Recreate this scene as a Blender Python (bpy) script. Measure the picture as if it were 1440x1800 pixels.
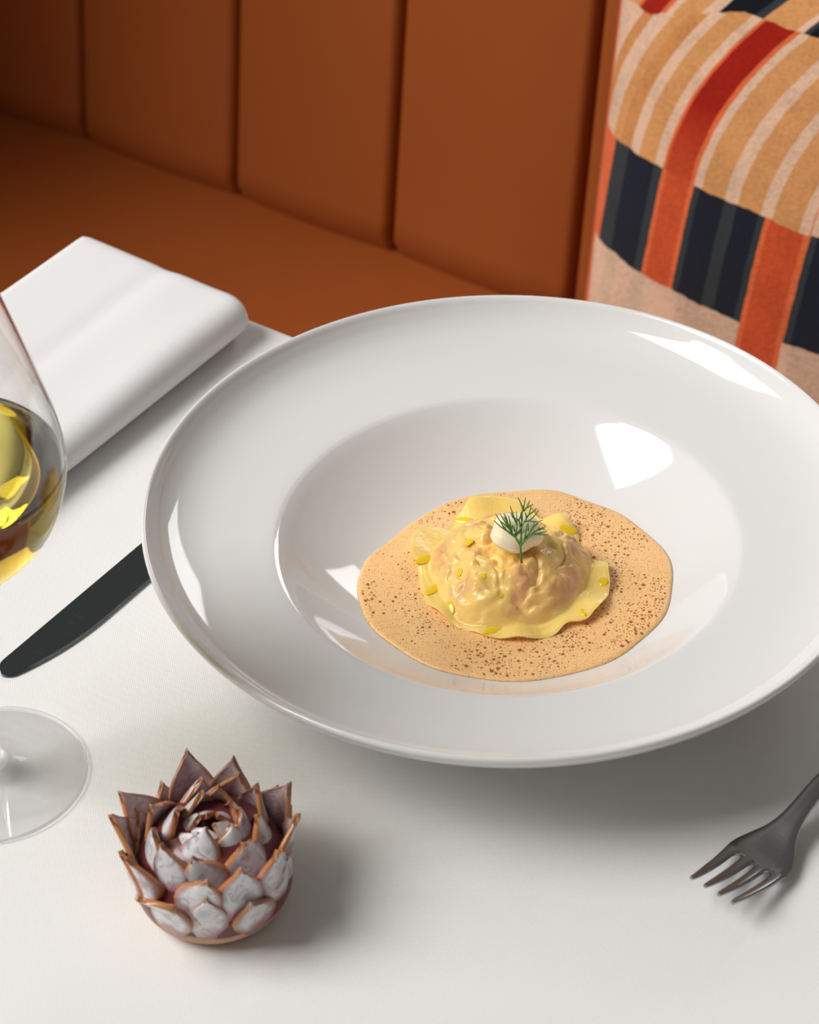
import bpy, bmesh, math, random
from math import sin, cos, pi, radians, sqrt, atan2, exp, hypot
from mathutils import Vector, Matrix, noise

for o in list(bpy.data.objects):
    bpy.data.objects.remove(o, do_unlink=True)
scene = bpy.context.scene
COL = scene.collection
RNG = random.Random(7)

# ------------------------------------------------------------------ camera
PITCH, ROLL = radians(39.18), radians(-1.0)
cam_data = bpy.data.cameras.new('camera')
cam_data.sensor_fit = 'HORIZONTAL'
cam_data.sensor_width = 24.0
cam_data.lens = 70.0
cam_data.clip_start = 0.02
cam_data.dof.use_dof = True
cam_data.dof.focus_distance = 0.985
cam_data.dof.aperture_fstop = 13.0
cam = bpy.data.objects.new('camera', cam_data)
COL.objects.link(cam)
F_ = Vector((0, cos(PITCH), -sin(PITCH)))
R0 = Vector((1, 0, 0))
U0 = R0.cross(F_)
R_ = R0 * cos(ROLL) + U0 * sin(ROLL)
U_ = U0 * cos(ROLL) - R0 * sin(ROLL)
m = Matrix((R_, U_, -F_)).transposed().to_4x4()
m.translation = Vector((-0.0404, -0.7639, 0.672))
cam.matrix_world = m
scene.camera = cam

# ------------------------------------------------------------------ light
scene.view_settings.view_transform = 'Standard'
scene.view_settings.look = 'None'
scene.view_settings.gamma = 1.0
scene.view_settings.exposure = 0.0
scene.view_settings.use_curve_mapping = False
scene.cycles.sample_clamp_indirect = 0.0
scene.cycles.caustics_refractive = True

world = bpy.data.worlds.new('dim_room')
scene.world = world
world.use_nodes = True
bg = world.node_tree.nodes['Background']
bg.inputs[0].default_value = (1.0, 0.95, 0.9, 1)
bg.inputs[1].default_value = 0.16


def area(name, direction, dist, sx, sy, power, color, target=(0, 0, 0.02), spread=180):
    ld = bpy.data.lights.new(name, 'AREA')
    ld.shape = 'RECTANGLE'
    ld.size, ld.size_y = sx, sy
    ld.energy = power
    ld.spread = radians(spread)
    ld.color = color
    o = bpy.data.objects.new(name, ld)
    COL.objects.link(o)
    v = Vector(direction).normalized()
    o.location = Vector(target) + v * dist
    o.rotation_euler = (-v).to_track_quat('-Z', 'Y').to_euler()
    return o


area('side_softbox_light', (-0.69, -0.04, 0.72), 3.4, 1.9, 1.9, 42.5, (1.0, 0.985, 0.965), target=(0.05, -0.05, 0.0), spread=100)
area('rear_window_light', (0.36, 0.84, 0.42), 2.3, 0.75, 0.5, 8.0, (1.0, 0.985, 0.97))

# ------------------------------------------------------------------ helpers
WALL = radians(-35)             # table edge and banquette run along this direction
D3 = Vector((cos(WALL), sin(WALL), 0))
N3 = Vector((-sin(WALL), cos(WALL), 0))


def loc2w(a, b, z=0.0):
    return D3 * a + N3 * b + Vector((0, 0, z))


def tag(o, label=None, cat=None, group=None, kind=None):
    if label: o['label'] = label
    if cat: o['category'] = cat
    if group: o['group'] = group
    if kind: o['kind'] = kind
    return o


def empty(name, loc=(0, 0, 0), rz=0.0):
    o = bpy.data.objects.new(name, None)
    o.empty_display_size = 0.02
    o.location = loc
    o.rotation_euler = (0, 0, rz)
    COL.objects.link(o)
    return o


def mesh_obj(name, verts, faces, mat, parent=None, smooth=True, uvs=None):
    me = bpy.data.meshes.new(name)
    me.from_pydata([tuple(v) for v in verts], [], faces)
    me.update()
    bm = bmesh.new()
    bm.from_mesh(me)
    bmesh.ops.recalc_face_normals(bm, faces=bm.faces)
    bm.to_mesh(me)
    bm.free()
    if uvs is not None:
        lay = me.uv_layers.new(name='UVMap')
        for lp in me.loops:
            lay.data[lp.index].uv = uvs[lp.vertex_index]
    if smooth:
        for p in me.polygons:
            p.use_smooth = True
    if mat: me.materials.append(mat)
    o = bpy.data.objects.new(name, me)
    COL.objects.link(o)
    if parent: o.parent = parent
    return o


def lathe(profile, seg=96):
    """profile: list of (r, z); r==0 gives a pole."""
    verts, faces, rings = [], [], []
    for r, z in profile:
        if r < 1e-7:
            rings.append([len(verts)])
            verts.append((0, 0, z))
        else:
            st = len(verts)
            for k in range(seg):
                a = 2 * pi * k / seg
                verts.append((r * cos(a), r * sin(a), z))
            rings.append(list(range(st, st + seg)))
    for A, B in zip(rings, rings[1:]):
        if len(A) == 1 and len(B) == 1: continue
        for k in range(seg):
            k2 = (k + 1) % seg
            if len(A) == 1: faces.append((A[0], B[k], B[k2]))
            elif len(B) == 1: faces.append((A[k], A[k2], B[0]))
            else: faces.append((A[k], A[k2], B[k2], B[k]))
    return verts, faces


def smooth_profile(pts, n=8):
    """Catmull-Rom through points."""
    out = []
    for i in range(len(pts) - 1):
        p0 = pts[max(i - 1, 0)]; p1 = pts[i]; p2 = pts[i + 1]; p3 = pts[min(i + 2, len(pts) - 1)]
        for k in range(n):
            t = k / n
            out.append(tuple(0.5 * (2 * b + (c - a) * t + (2 * a - 5 * b + 4 * c - d) * t * t + (3 * b - a - 3 * c + d) * t ** 3)
                             for a, b, c, d in zip(p0, p1, p2, p3)))
    out.append(tuple(pts[-1]))
    return out


def tube(points, radii, seg=8, cap=True):
    verts, faces = [], []
    P = [Vector(p) for p in points]
    ref = Vector((0.3, 0.9, 0.2))
    for i, p in enumerate(P):
        t = (P[min(i + 1, len(P) - 1)] - P[max(i - 1, 0)]).normalized()
        a = t.cross(ref).normalized()
        b = t.cross(a)
        for k in range(seg):
            an = 2 * pi * k / seg
            verts.append(p + (a * cos(an) + b * sin(an)) * radii[i])
    for i in range(len(P) - 1):
        for k in range(seg):
            k2 = (k + 1) % seg
            faces.append((i * seg + k, i * seg + k2, (i + 1) * seg + k2, (i + 1) * seg + k))
    if cap:
        faces.append(tuple(range(seg)))
        faces.append(tuple(range((len(P) - 1) * seg, len(P) * seg)))
    return verts, faces


def join(parts):
    V, Fc = [], []
    for v, f in parts:
        o = len(V)
        V += list(v)
        Fc += [tuple(i + o for i in q) for q in f]
    return V, Fc


def interp(table, x):
    if x <= table[0][0]: return table[0][1]
    for (a, va), (b, vb) in zip(table, table[1:]):
        if x <= b:
            t = (x - a) / (b - a)
            t = t * t * (3 - 2 * t)
            return va + (vb - va) * t
    return table[-1][1]


def polar(table, deg):
    """periodic table of (deg, r) with smooth interpolation."""
    deg = (deg + 180) % 360 - 180
    T = [(table[-1][0] - 360, table[-1][1])] + list(table) + [(table[0][0] + 360, table[0][1])]
    return interp(T, deg)


def fbm(p, octv=4):
    return noise.fractal(Vector(p), 1.0, 2.0, octv)


# ------------------------------------------------------------------ node helpers
def new_mat(name):
    mt = bpy.data.materials.new(name)
    mt.use_nodes = True
    nt = mt.node_tree
    return mt, nt, nt.nodes['Principled BSDF']


def nd(nt, t, **kw):
    n = nt.nodes.new(t)
    for k, v in kw.items(): setattr(n, k, v)
    return n


def mth(nt, op, a, b=None, clamp=False):
    n = nt.nodes.new('ShaderNodeMath')
    n.operation = op
    n.use_clamp = clamp
    for i, x in enumerate((a, b)):
        if x is None: continue
        if isinstance(x, (int, float)): n.inputs[i].default_value = x
        else: nt.links.new(x, n.inputs[i])
    return n.outputs[0]


def mixc(nt, fac, a, b):
    n = nt.nodes.new('ShaderNodeMix')
    n.data_type = 'RGBA'
    for sock, x in ((n.inputs[0], fac), (n.inputs[6], a), (n.inputs[7], b)):
        if isinstance(x, (int, float)): sock.default_value = x
        elif isinstance(x, tuple): sock.default_value = x if len(x) == 4 else (*x, 1)
        else: nt.links.new(x, sock)
    return n.outputs[2]


def ramp(nt, fac, stops, mode='LINEAR'):
    n = nt.nodes.new('ShaderNodeValToRGB')
    cr = n.color_ramp
    cr.interpolation = mode
    while len(cr.elements) < len(stops): cr.elements.new(0.5)
    for e, (p, c) in zip(cr.elements, stops):
        e.position = p
        e.color = (*c, 1) if len(c) == 3 else c
    nt.links.new(fac, n.inputs[0])
    return n.outputs[0]


def tex_noise(nt, vec, scale, detail=3, rough=0.5, dist=0.0):
    n = nt.nodes.new('ShaderNodeTexNoise')
    n.inputs['Scale'].default_value = scale
    n.inputs['Detail'].default_value = detail
    n.inputs['Roughness'].default_value = rough
    n.inputs['Distortion'].default_value = dist
    if vec is not None: nt.links.new(vec, n.inputs['Vector'])
    return n.outputs[0]


def coord(nt, which='Object'):
    return nt.nodes.new('ShaderNodeTexCoord').outputs[which]


def bump(nt, height, strength, dist, bsdf, prev=None):
    n = nt.nodes.new('ShaderNodeBump')
    n.inputs['Strength'].default_value = strength
    n.inputs['Distance'].default_value = dist
    nt.links.new(height, n.inputs['Height'])
    if prev is not None: nt.links.new(prev, n.inputs['Normal'])
    if bsdf is not None: nt.links.new(n.outputs[0], bsdf.inputs['Normal'])
    return n.outputs[0]


def srgb(r, g, b):
    f = lambda c: ((c / 255) / 12.92 if c / 255 <= 0.04045 else ((c / 255 + 0.055) / 1.055) ** 2.4)
    return (f(r), f(g), f(b))


def plain(name, color, rough=0.5, **kw):
    mt, nt, b = new_mat(name)
    b.inputs['Base Color'].default_value = (*color, 1)
    b.inputs['Roughness'].default_value = rough
    for k, v in kw.items():
        b.inputs[k.replace('_', ' ')].default_value = v
    return mt


# ------------------------------------------------------------------ materials
def mat_cloth(name, col, weave=5200.0, strength=0.25):
    mt, nt, b = new_mat(name)
    co = coord(nt)
    sep = nd(nt, 'ShaderNodeSeparateXYZ')
    nt.links.new(co, sep.inputs[0])
    sx = mth(nt, 'SINE', mth(nt, 'MULTIPLY', sep.outputs[0], weave))
    sy = mth(nt, 'SINE', mth(nt, 'MULTIPLY', sep.outputs[1], weave))
    hgt = mth(nt, 'MULTIPLY', sx, sy)
    nz = tex_noise(nt, co, 900, 2)
    hgt = mth(nt, 'ADD', hgt, nz)
    n1 = bump(nt, hgt, strength, 0.00012, None)
    big = tex_noise(nt, co, 9, 3)
    bump(nt, big, 0.12, 0.01, b, n1)
    b.inputs['Base Color'].default_value = (*col, 1)
    b.inputs['Roughness'].default_value = 0.9
    b.inputs['Specular IOR Level'].default_value = 0.15
    b.inputs['Sheen Weight'].default_value = 0.1
    return mt


M_CLOTH = mat_cloth('white_linen', (0.80, 0.795, 0.78))
M_NAPKIN = mat_cloth('white_napkin_cotton', (0.80, 0.795, 0.795), 6500, 0.18)

M_PLATE = plain('white_glazed_porcelain', (0.77, 0.76, 0.75), 0.06, Coat_Weight=0.0)
M_PLATE.node_tree.nodes['Principled BSDF'].inputs['IOR'].default_value = 1.52


def mat_leather():
    mt, nt, b = new_mat('tan_leather')
    co = coord(nt)
    nz = tex_noise(nt, co, 5, 3)
    c = mixc(nt, nz, srgb(150, 75, 28), srgb(164, 86, 36))
    nt.links.new(c, b.inputs['Base Color'])
    b.inputs['Roughness'].default_value = 0.48
    b.inputs['Specular IOR Level'].default_value = 0.35
    v = nd(nt, 'ShaderNodeTexVoronoi')
    v.inputs['Scale'].default_value = 700
    nt.links.new(co, v.inputs['Vector'])
    bump(nt, v.outputs['Distance'], 0.12, 0.0006, b)
    return mt


M_LEATHER = mat_leather()
M_WOOD = plain('dark_wood', (0.08, 0.04, 0.02), 0.5)
M_METALBASE = plain('black_iron', (0.03, 0.03, 0.03), 0.4, Metallic=1.0)


def mat_floor():
    mt, nt, b = new_mat('dark_floor')
    co = coord(nt)
    nz = tex_noise(nt, co, 6, 4)
    nt.links.new(mixc(nt, nz, (0.05, 0.035, 0.025), (0.09, 0.06, 0.04)), b.inputs['Base Color'])
    b.inputs['Roughness'].default_value = 0.5
    return mt


M_FLOOR = mat_floor()


def mat_steel(name, base, rough, scr=0.5):
    mt, nt, b = new_mat(name)
    co = coord(nt)
    b.inputs['Metallic'].default_value = 1.0
    b.inputs['Base Color'].default_value = (*base, 1)
    mp = nd(nt, 'ShaderNodeMapping')
    mp.inputs['Scale'].default_value = (1, 0.02, 1)
    mp.inputs['Rotation'].default_value = (0, 0, 0.1)
    nt.links.new(co, mp.inputs[0])
    s1 = tex_noise(nt, mp.outputs[0], 2600, 2)
    mp2 = nd(nt, 'ShaderNodeMapping')
    mp2.inputs['Scale'].default_value = (0.02, 1, 1)
    mp2.inputs['Rotation'].default_value = (0, 0, 0.5)
    nt.links.new(co, mp2.inputs[0])
    s2 = tex_noise(nt, mp2.outputs[0], 2200, 2)
    sc = mth(nt, 'MULTIPLY', mth(nt, 'SUBTRACT', mth(nt, 'MAXIMUM', s1, s2), 0.66, True), scr)
    r = mth(nt, 'ADD', sc, rough)
    nt.links.new(r, b.inputs['Roughness'])
    bump(nt, mth(nt, 'ADD', s1, s2), 0.03, 0.0001, b)
    return mt


M_BLADE = mat_steel('scratched_steel', (0.20, 0.225, 0.235), 0.14, 2.2)
M_FORK = mat_steel('satin_steel', (0.36, 0.365, 0.365), 0.24, 0.5)


def mat_glass(name, color, ior, rough=0.0):
    mt = bpy.data.materials.new(name)
    mt.use_nodes = True
    nt = mt.node_tree
    nt.nodes.remove(nt.nodes['Principled BSDF'])
    g = nd(nt, 'ShaderNodeBsdfGlass')
    g.inputs['Color'].default_value = (*color, 1)
    g.inputs['IOR'].default_value = ior
    g.inputs['Roughness'].default_value = rough
    nt.links.new(g.outputs[0], nt.nodes['Material Output'].inputs['Surface'])
    return mt


M_GLASS = mat_glass('clear_glass', (0.997, 0.998, 0.996), 1.47)

# the foot is a thin flat sheet: most light passes straight through it
M_FOOT = mat_glass('thin_clear_glass', (0.997, 0.998, 0.996), 1.47)
_nt = M_FOOT.node_tree
_tr = nd(_nt, 'ShaderNodeBsdfTransparent')
_mx = nd(_nt, 'ShaderNodeMixShader')
_mx.inputs[0].default_value = 0.45
_nt.links.new(_tr.outputs[0], _mx.inputs[1])
_nt.links.new(next(n for n in _nt.nodes if n.type == 'BSDF_GLASS').outputs[0], _mx.inputs[2])
_nt.links.new(_mx.outputs[0], _nt.nodes['Material Output'].inputs['Surface'])
M_WINE = mat_glass('white_wine_surface', (1.0, 0.95, 0.62), 1.34)
M_WINE_SIDE = mat_glass('white_wine_against_glass', (1.0, 0.90, 0.40), 1.34 / 1.47)
M_OIL = plain('yellow_oil', srgb(240, 200, 36), 0.06)

# ================================================================== SETTING
fl = mesh_obj('floor', [(-2.5, -2.5, -.75), (2.5, -2.5, -.75), (2.5, 2.5, -.75), (-2.5, 2.5, -.75)], [(0, 1, 2, 3)], M_FLOOR, smooth=False)
tag(fl, 'dark floor under the table', 'floor', kind='structure')

# ------------------------------------------------------------------ table and cloth (local x along the edge, y towards the banquette)
EDGE = 0.1045
TX, TY0 = 0.304, -0.72
tb = empty('dining_table', loc2w(0, 0, -0.75), WALL)
tag(tb, 'dining table hidden under the white tablecloth', 'table')


def box_mesh(x0, x1, y0, y1, z0, z1, bev=0.0, seg=2):
    bm = bmesh.new()
    bmesh.ops.create_cube(bm, size=1)
    for v in bm.verts:
        v.co = Vector(((x0 + x1) / 2 + v.co.x * (x1 - x0), (y0 + y1) / 2 + v.co.y * (y1 - y0), (z0 + z1) / 2 + v.co.z * (z1 - z0)))
    if bev:
        bmesh.ops.bevel(bm, geom=list(bm.edges), offset=bev, segments=seg, profile=0.5, affect='EDGES')
    vs = [v.co.copy() for v in bm.verts]
    bm.verts.index_update()
    fs = [tuple(v.index for v in f.verts) for f in bm.faces]
    bm.free()
    return vs, fs


v, f = box_mesh(-TX + .004, TX - .004, TY0 + .004, EDGE - .004, .72, .7465, .004)
mesh_obj('table_top', v, f, M_WOOD, tb)
v, f = lathe([(0, .03), (.04, .03), (.035, .2), (.035, .72), (0, .72)], 32)
mesh_obj('pedestal', [(a, b + (TY0 + EDGE) / 2, c) for a, b, c in v], f, M_METALBASE, tb)
v, f = lathe([(0, 0), (.24, 0), (.24, .012), (.05, .03), (0, .03)], 48)
mesh_obj('base_plate', [(a, b + (TY0 + EDGE) / 2, c) for a, b, c in v], f, M_METALBASE, tb)


def drape_cloth():
    drop, rad = 0.2, 0.007
    def axis(lo, hi):
        inner = [lo + (hi - lo) * i / 60 for i in range(61)]
        arc = [rad * pi / 2 * k / 5 for k in range(1, 6)]
        down = [rad * pi / 2 + (drop - rad) * k / 10 for k in range(1, 11)]
        ov = arc + down
        return [(lo, -s) for s in reversed(ov)] + [(a, 0) for a in inner] + [(hi, s) for s in ov]
    ax, ay = axis(-TX, TX), axis(TY0, EDGE)
    def bend(s):
        s = abs(s)
        if s < 1e-9: return 0, 0
        if s < rad * pi / 2:
            a = s / rad
            return rad * sin(a), rad * (1 - cos(a))
        return rad, rad + (s - rad * pi / 2)
    verts = []
    for (b, sb) in ay:
        for (a, sa) in ax:
            oa, da = bend(sa)
            ob, db = bend(sb)
            dd = max(da, db)
            wav = 0.012 * max(0, dd - .02) / .2 * (1 + sin((a + b) * 38))
            x = a + (oa + wav * (da > .01)) * (1 if sa >= 0 else -1)
            y = b + (ob + wav * (db > .01)) * (1 if sb >= 0 else -1)
            z = -dd
            if dd == 0:
                z += 0.00025 * fbm((a * 7, b * 7, 3), 3)
            verts.append((x, y, z))
    nx = len(ax)
    faces = [(j * nx + i, j * nx + i + 1, (j + 1) * nx + i + 1, (j + 1) * nx + i) for j in range(len(ay) - 1) for i in range(nx - 1)]
    o = mesh_obj('tablecloth', verts, faces, M_CLOTH)
    o.location = loc2w(0, 0, -0.0004)
    o.rotation_euler = (0, 0, WALL)
    sm = o.modifiers.new('thickness', 'SOLIDIFY')
    sm.thickness = 0.0008
    sm.offset = -1
    return o


tc = drape_cloth()
tag(tc, 'smooth white linen tablecloth spread over the table', 'tablecloth')

# ------------------------------------------------------------------ banquette
SEAT_Z, BACK_N, REC = -0.29, 0.551, radians(7)
bq = empty('banquette', loc2w(0, 0, -0.75), WALL)
tag(bq, 'tan leather banquette bench with a channelled backrest', 'bench')
v, f = box_mesh(-.895, .75, .05, BACK_N + .03, .34, .75 + SEAT_Z, .018, 4)
mesh_obj('seat_cushion', v, f, M_LEATHER, bq)
v, f = box_mesh(-.895, .74, .10, BACK_N + .16, 0, .34)
mesh_obj('bench_base', v, f, M_WOOD, bq, smooth=False)
v, f = box_mesh(-.895, .75, BACK_N + .10, BACK_N + .16, .3, .90, .01)
mesh_obj('back_board', v, f, M_WOOD, bq, smooth=False)

# unseen leather wing added at the far end to shade the left backrest
v, f = box_mesh(-.955, -.897, .06, BACK_N + .16, 0, 1.17, .015, 3)
mesh_obj('added_shade_wing', v, f, M_LEATHER, bq)


def channel(x0, x1, zlo=-.035, zhi=.43):
    """one upholstered channel of the backrest: bulged front, rounded edges"""
    verts, faces = [], []
    nx, nz = 22, 24
    dep = .055
    for j in range(nz + 1):
        t = j / nz
        zz = zlo + (zhi - zlo) * t ** 1.8
        for i in range(nx + 1):
            s = -1 + 2 * i / nx
            s = math.copysign(1 - (1 - abs(s)) ** 2.2, s)
            x = (x0 + x1) / 2 + s * (x1 - x0) / 2
            e = 1 - abs(s)
            round_ = 1 - (1 - min(1, e / .06)) ** 2.2
            hgt = .0125 * round_ + .0035 * (1 - s * s)
            te = min(t, 1 - t) * nz / 3
            hgt *= (1 - (1 - min(1, te)) ** 3) if t > .5 else 1
            hgt -= .012 * (max(0, 1 - max(zz, 0) / .016)) ** 2
            y = BACK_N + .014 - hgt + zz * math.tan(REC)
            verts.append((x, y, .75 + SEAT_Z + zz))
    n0 = len(verts)
    verts += [(a, BACK_N + .06 + (c - .75 - SEAT_Z) * math.tan(REC), c) for a, b, c in verts[:n0]]
    W = nx + 1
    for j in range(nz):
        for i in range(nx):
            a = j * W + i
            faces.append((a, a + 1, a + W + 1, a + W))
            faces.append((n0 + a, n0 + a + W, n0 + a + W + 1, n0 + a + 1))
    rim = [i for i in range(W)] + [j * W + nx for j in range(1, nz + 1)] + [nz * W + i for i in range(nx - 1, -1, -1)] + [j * W for j in range(nz - 1, 0, -1)]
    for a, b in zip(rim, rim[1:] + rim[:1]):
        faces.append((a, b, n0 + b, n0 + a))
    return verts, faces


seams = [-.893, -.745, -.595, -.452, -.298, -.15, 0, .15, .3, .45, .6, .74]
for a, b in zip(seams, seams[1:]):
    v, f = channel(a + .0008, b - .0008)
    mesh_obj('back_panel', v, f, M_LEATHER, bq)

# ------------------------------------------------------------------ cushion
CW, CB = 0.46, 0.075


def mat_cushion():
    mt, nt, b = new_mat('woven_arch_pattern')
    uv = nd(nt, 'ShaderNodeUVMap')
    sep = nd(nt, 'ShaderNodeSeparateXYZ')
    nt.links.new(uv.outputs[0], sep.inputs[0])
    wob = nd(nt, 'ShaderNodeTexNoise')
    wob.inputs['Scale'].default_value = 26
    wob.inputs['Detail'].default_value = 2
    nt.links.new(uv.outputs[0], wob.inputs['Vector'])
    wv = mth(nt, 'MULTIPLY', mth(nt, 'SUBTRACT', wob.outputs[0], 0.5), 0.006)
    u0 = mth(nt, 'MULTIPLY', sep.outputs[0], CW)
    v0 = mth(nt, 'MULTIPLY', sep.outputs[1], CW)
    u = mth(nt, 'ADD', u0, mth(nt, 'MULTIPLY', wv, 0.3))
    v = mth(nt, 'ADD', v0, wv)
    dv = mth(nt, 'SUBTRACT', v0, 0.206)
    up = mth(nt, 'MAXIMUM', dv, 0.0)
    sh = mth(nt, 'ADD', mth(nt, 'MULTIPLY', dv, 0.12), mth(nt, 'MULTIPLY', mth(nt, 'MULTIPLY', up, up), 3.3))
    s = mth(nt, 'SUBTRACT', u, sh)
    # past the second rust band the stripes repeat towards the far side
    wrap = mth(nt, 'ADD', mth(nt, 'MODULO', mth(nt, 'SUBTRACT', s, 0.173), 0.084), 0.089)
    s = mth(nt, 'ADD', s, mth(nt, 'MULTIPLY', mth(nt, 'GREATER_THAN', s, 0.173), mth(nt, 'SUBTRACT', wrap, s)))
    fac = mth(nt, 'DIVIDE', mth(nt, 'ADD', s, 0.10), 0.30)
    P = lambda x: (x + 0.10) / 0.30
    CR, TAN, TAN2 = srgb(236, 196, 166), srgb(222, 158, 100), srgb(214, 146, 88)
    NV, GR, OR, OR2, RED, BLK = srgb(28, 33, 46), srgb(54, 60, 64), srgb(216, 88, 46), srgb(234, 114, 66), srgb(168, 32, 16), srgb(20, 24, 30)
    rowA = ramp(nt, fac, [(0, OR), (P(-.004), CR), (P(.03), srgb(222, 190, 160)), (P(.04), CR), (P(.056), srgb(224, 192, 162)), (P(.068), CR),
                          (P(.095), srgb(222, 186, 156)), (P(.142), OR2), (P(.146), OR), (P(.169), OR2), (P(.173), CR)], 'CONSTANT')
    rowB = ramp(nt, fac, [(0, OR2), (P(.019), GR), (P(.033), NV), (P(.057), GR), (P(.063), OR2), (P(.0665), OR), (P(.0855), OR2), (P(.089), GR),
                          (P(.094), NV), (P(.113), GR), (P(.122), NV), (P(.137), GR), (P(.142), OR2), (P(.1455), OR), (P(.1685), OR2), (P(.173), GR), (P(.179), NV)], 'CONSTANT')
    rowC = ramp(nt, fac, [(0, CR), (P(-.004), TAN2), (P(.004), CR), (P(.016), TAN), (P(.024), TAN2), (P(.034), CR), (P(.042), TAN), (P(.057), CR), (P(.063), OR2), (P(.066), RED),
                          (P(.086), OR2), (P(.089), CR), (P(.095), TAN), (P(.113), CR), (P(.122), TAN), (P(.139), CR), (P(.147), TAN), (P(.165), CR), (P(.172), TAN)], 'CONSTANT')
    rowD = ramp(nt, fac, [(0, TAN), (P(-.012), OR2), (P(-.009), RED), (P(.006), OR2), (P(.010), CR), (P(.014), TAN), (P(.030), CR), (P(.038), BLK), (P(.058), GR), (P(.063), TAN),
                          (P(.086), CR), (P(.090), GR), (P(.094), BLK), (P(.13), GR), (P(.142), TAN)], 'CONSTANT')
    # band colour drifts from orange to deep red higher up the arch (dyed yarn)
    t = mth(nt, 'DIVIDE', mth(nt, 'SUBTRACT', v0, 0.195), 0.06, True)
    inband = mth(nt, 'MULTIPLY', mth(nt, 'GREATER_THAN', s, 0.066), mth(nt, 'LESS_THAN', s, 0.086))
    rowC = mixc(nt, mth(nt, 'MULTIPLY', inband, mth(nt, 'SUBTRACT', 1.0, t)), rowC, OR)
    c = mixc(nt, mth(nt, 'GREATER_THAN', v, 0.130), rowA, rowB)
    c = mixc(nt, mth(nt, 'GREATER_THAN', v, 0.2055), c, rowC)
    cut3 = mth(nt, 'ADD', mth(nt, 'MULTIPLY', mth(nt, 'DIVIDE', mth(nt, 'SUBTRACT', u0, 0.035), 0.07, True), 0.026), 0.2915)
    c = mixc(nt, mth(nt, 'GREATER_THAN', mth(nt, 'SUBTRACT', v, cut3), 0.0), c, rowD)
    # chenille mottling
    n1 = tex_noise(nt, uv.outputs[0], 130, 4, 0.65)
    n2 = tex_noise(nt, uv.outputs[0], 16, 2)
    mot = mth(nt, 'ADD', mth(nt, 'MULTIPLY', n1, 0.5), mth(nt, 'MULTIPLY', n2, 0.4))
    c = mixc(nt, mth(nt, 'MULTIPLY', mth(nt, 'SUBTRACT', mot, 0.40, True), 2.6, True), c, mixc(nt, 0.55, c, (0.02, 0.01, 0.0)))
    nt.links.new(c, b.inputs['Base Color'])
    b.inputs['Roughness'].default_value = 0.95
    b.inputs['Specular IOR Level'].default_value = 0.1
    b.inputs['Sheen Weight'].default_value = 0.08
    fine = tex_noise(nt, uv.outputs[0], 320, 2)
    bump(nt, mth(nt, 'ADD', fine, n1), 0.5, 0.0012, b)
    return mt


def make_cushion():
    N = 90
    verts, faces, uvs = [], [], []
    def hgt(U, V):
        return CB * (max(0, 1 - U * U) ** .55) * (max(0, 1 - V * V) ** .55)
    W = N + 1
    for side in (1, -1):
        for j in range(W):
            V = -cos(pi * j / N)
            for i in range(W):
                U = -cos(pi * i / N)
                h = hgt(U, V)
                w = h * (1.0 if side == 1 else .9)
                # local: x along width, y away from viewer, z up
                verts.append((CW * (U + 1) / 2, -side * w, CW * (V + 1) / 2))
                uvs.append(((U + 1) / 2, (V + 1) / 2))
    n0 = W * W
    for k in (0, n0):
        for j in range(N):
            for i in range(N):
                a = k + j * W + i
                faces.append((a, a + 1, a + W + 1, a + W))
    root = empty('throw_cushion', loc2w(-.242, .475, SEAT_Z + .004), WALL)
    root.rotation_euler = (-radians(8), 0, WALL)
    o = mesh_obj('cushion_cover', verts, faces, mat_cushion(), root, uvs=uvs)
    bm = bmesh.new(); bm.from_mesh(o.data)
    bmesh.ops.remove_doubles(bm, verts=bm.verts, dist=1e-5)
    bmesh.ops.recalc_face_normals(bm, faces=bm.faces)
    bm.to_mesh(o.data); bm.free()
    # rust piping round the edge seam
    pts = []
    for i in range(41): pts.append((CW * i / 40, 0, 0))
    for i in range(1, 41): pts.append((CW, 0, CW * i / 40))
    for i in range(1, 41): pts.append((CW * (1 - i / 40), 0, CW))
    for i in range(1, 41): pts.append((0, 0, CW * (1 - i / 40)))
    v, f = tube(pts, [.003] * len(pts), 8)
    p = mesh_obj('piping', v, f, plain('rust_piping', srgb(214, 104, 70), 0.9), root)
    tag(p, 'rust orange edge piping')
    return root


cu = make_cushion()
tag(cu, 'plush cushion with navy, rust and tan arch stripes against the backrest', 'cushion')

# ================================================================== TABLEWARE
# ------------------------------------------------------------------ pasta bowl
def bowl_in(r):
    """height of the inside surface of the bowl at radius r (well only)"""
    if r <= .042: return .0085
    t = (r - .042) / (.0935 - .042)
    return .0085 + .0255 * (0.35 * t + 0.65 * t * t)


inner = [(0, .0085)] + [(r / 1000, bowl_in(r / 1000)) for r in range(6, 91, 3)]
rim = smooth_profile([(.0918, bowl_in(.0918)), (.0940, .0342), (.0962, .0355), (.0995, .0363), (.112, .0378), (.126, .0402), (.1365, .0436), (.1425, .0475), (.1460, .0515),
                      (.1478, .0542), (.1492, .0552), (.1503, .0545), (.1503, .0528), (.1488, .0500), (.1450, .0455), (.137, .0395), (.12, .0345), (.101, .0305),
                      (.088, .0235), (.072, .0115), (.062, .0060), (.060, .0015), (.058, .0004), (.0555, .0015), (.054, .0045), (.03, .0050)], 6)
v, f = lathe(inner + rim + [(0, .0050)], 160)
pb = mesh_obj('pasta_bowl', v, f, M_PLATE)
tag(pb, 'large white porcelain pasta bowl with a wide rim at the centre', 'bowl')

# ------------------------------------------------------------------ sauce
SA = [(-175, .0658), (-159, .0651), (-139, .0632), (-113, .0638), (-92, .0639), (-71, .0635), (-45, .0659), (-23, .0674), (-5, .067), (14, .0669), (39, .0661),
      (65, .0654), (87, .0636), (113, .0632), (144, .0595), (167, .0637)]
SC = (.002, -.006)
SZ = .0168


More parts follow.
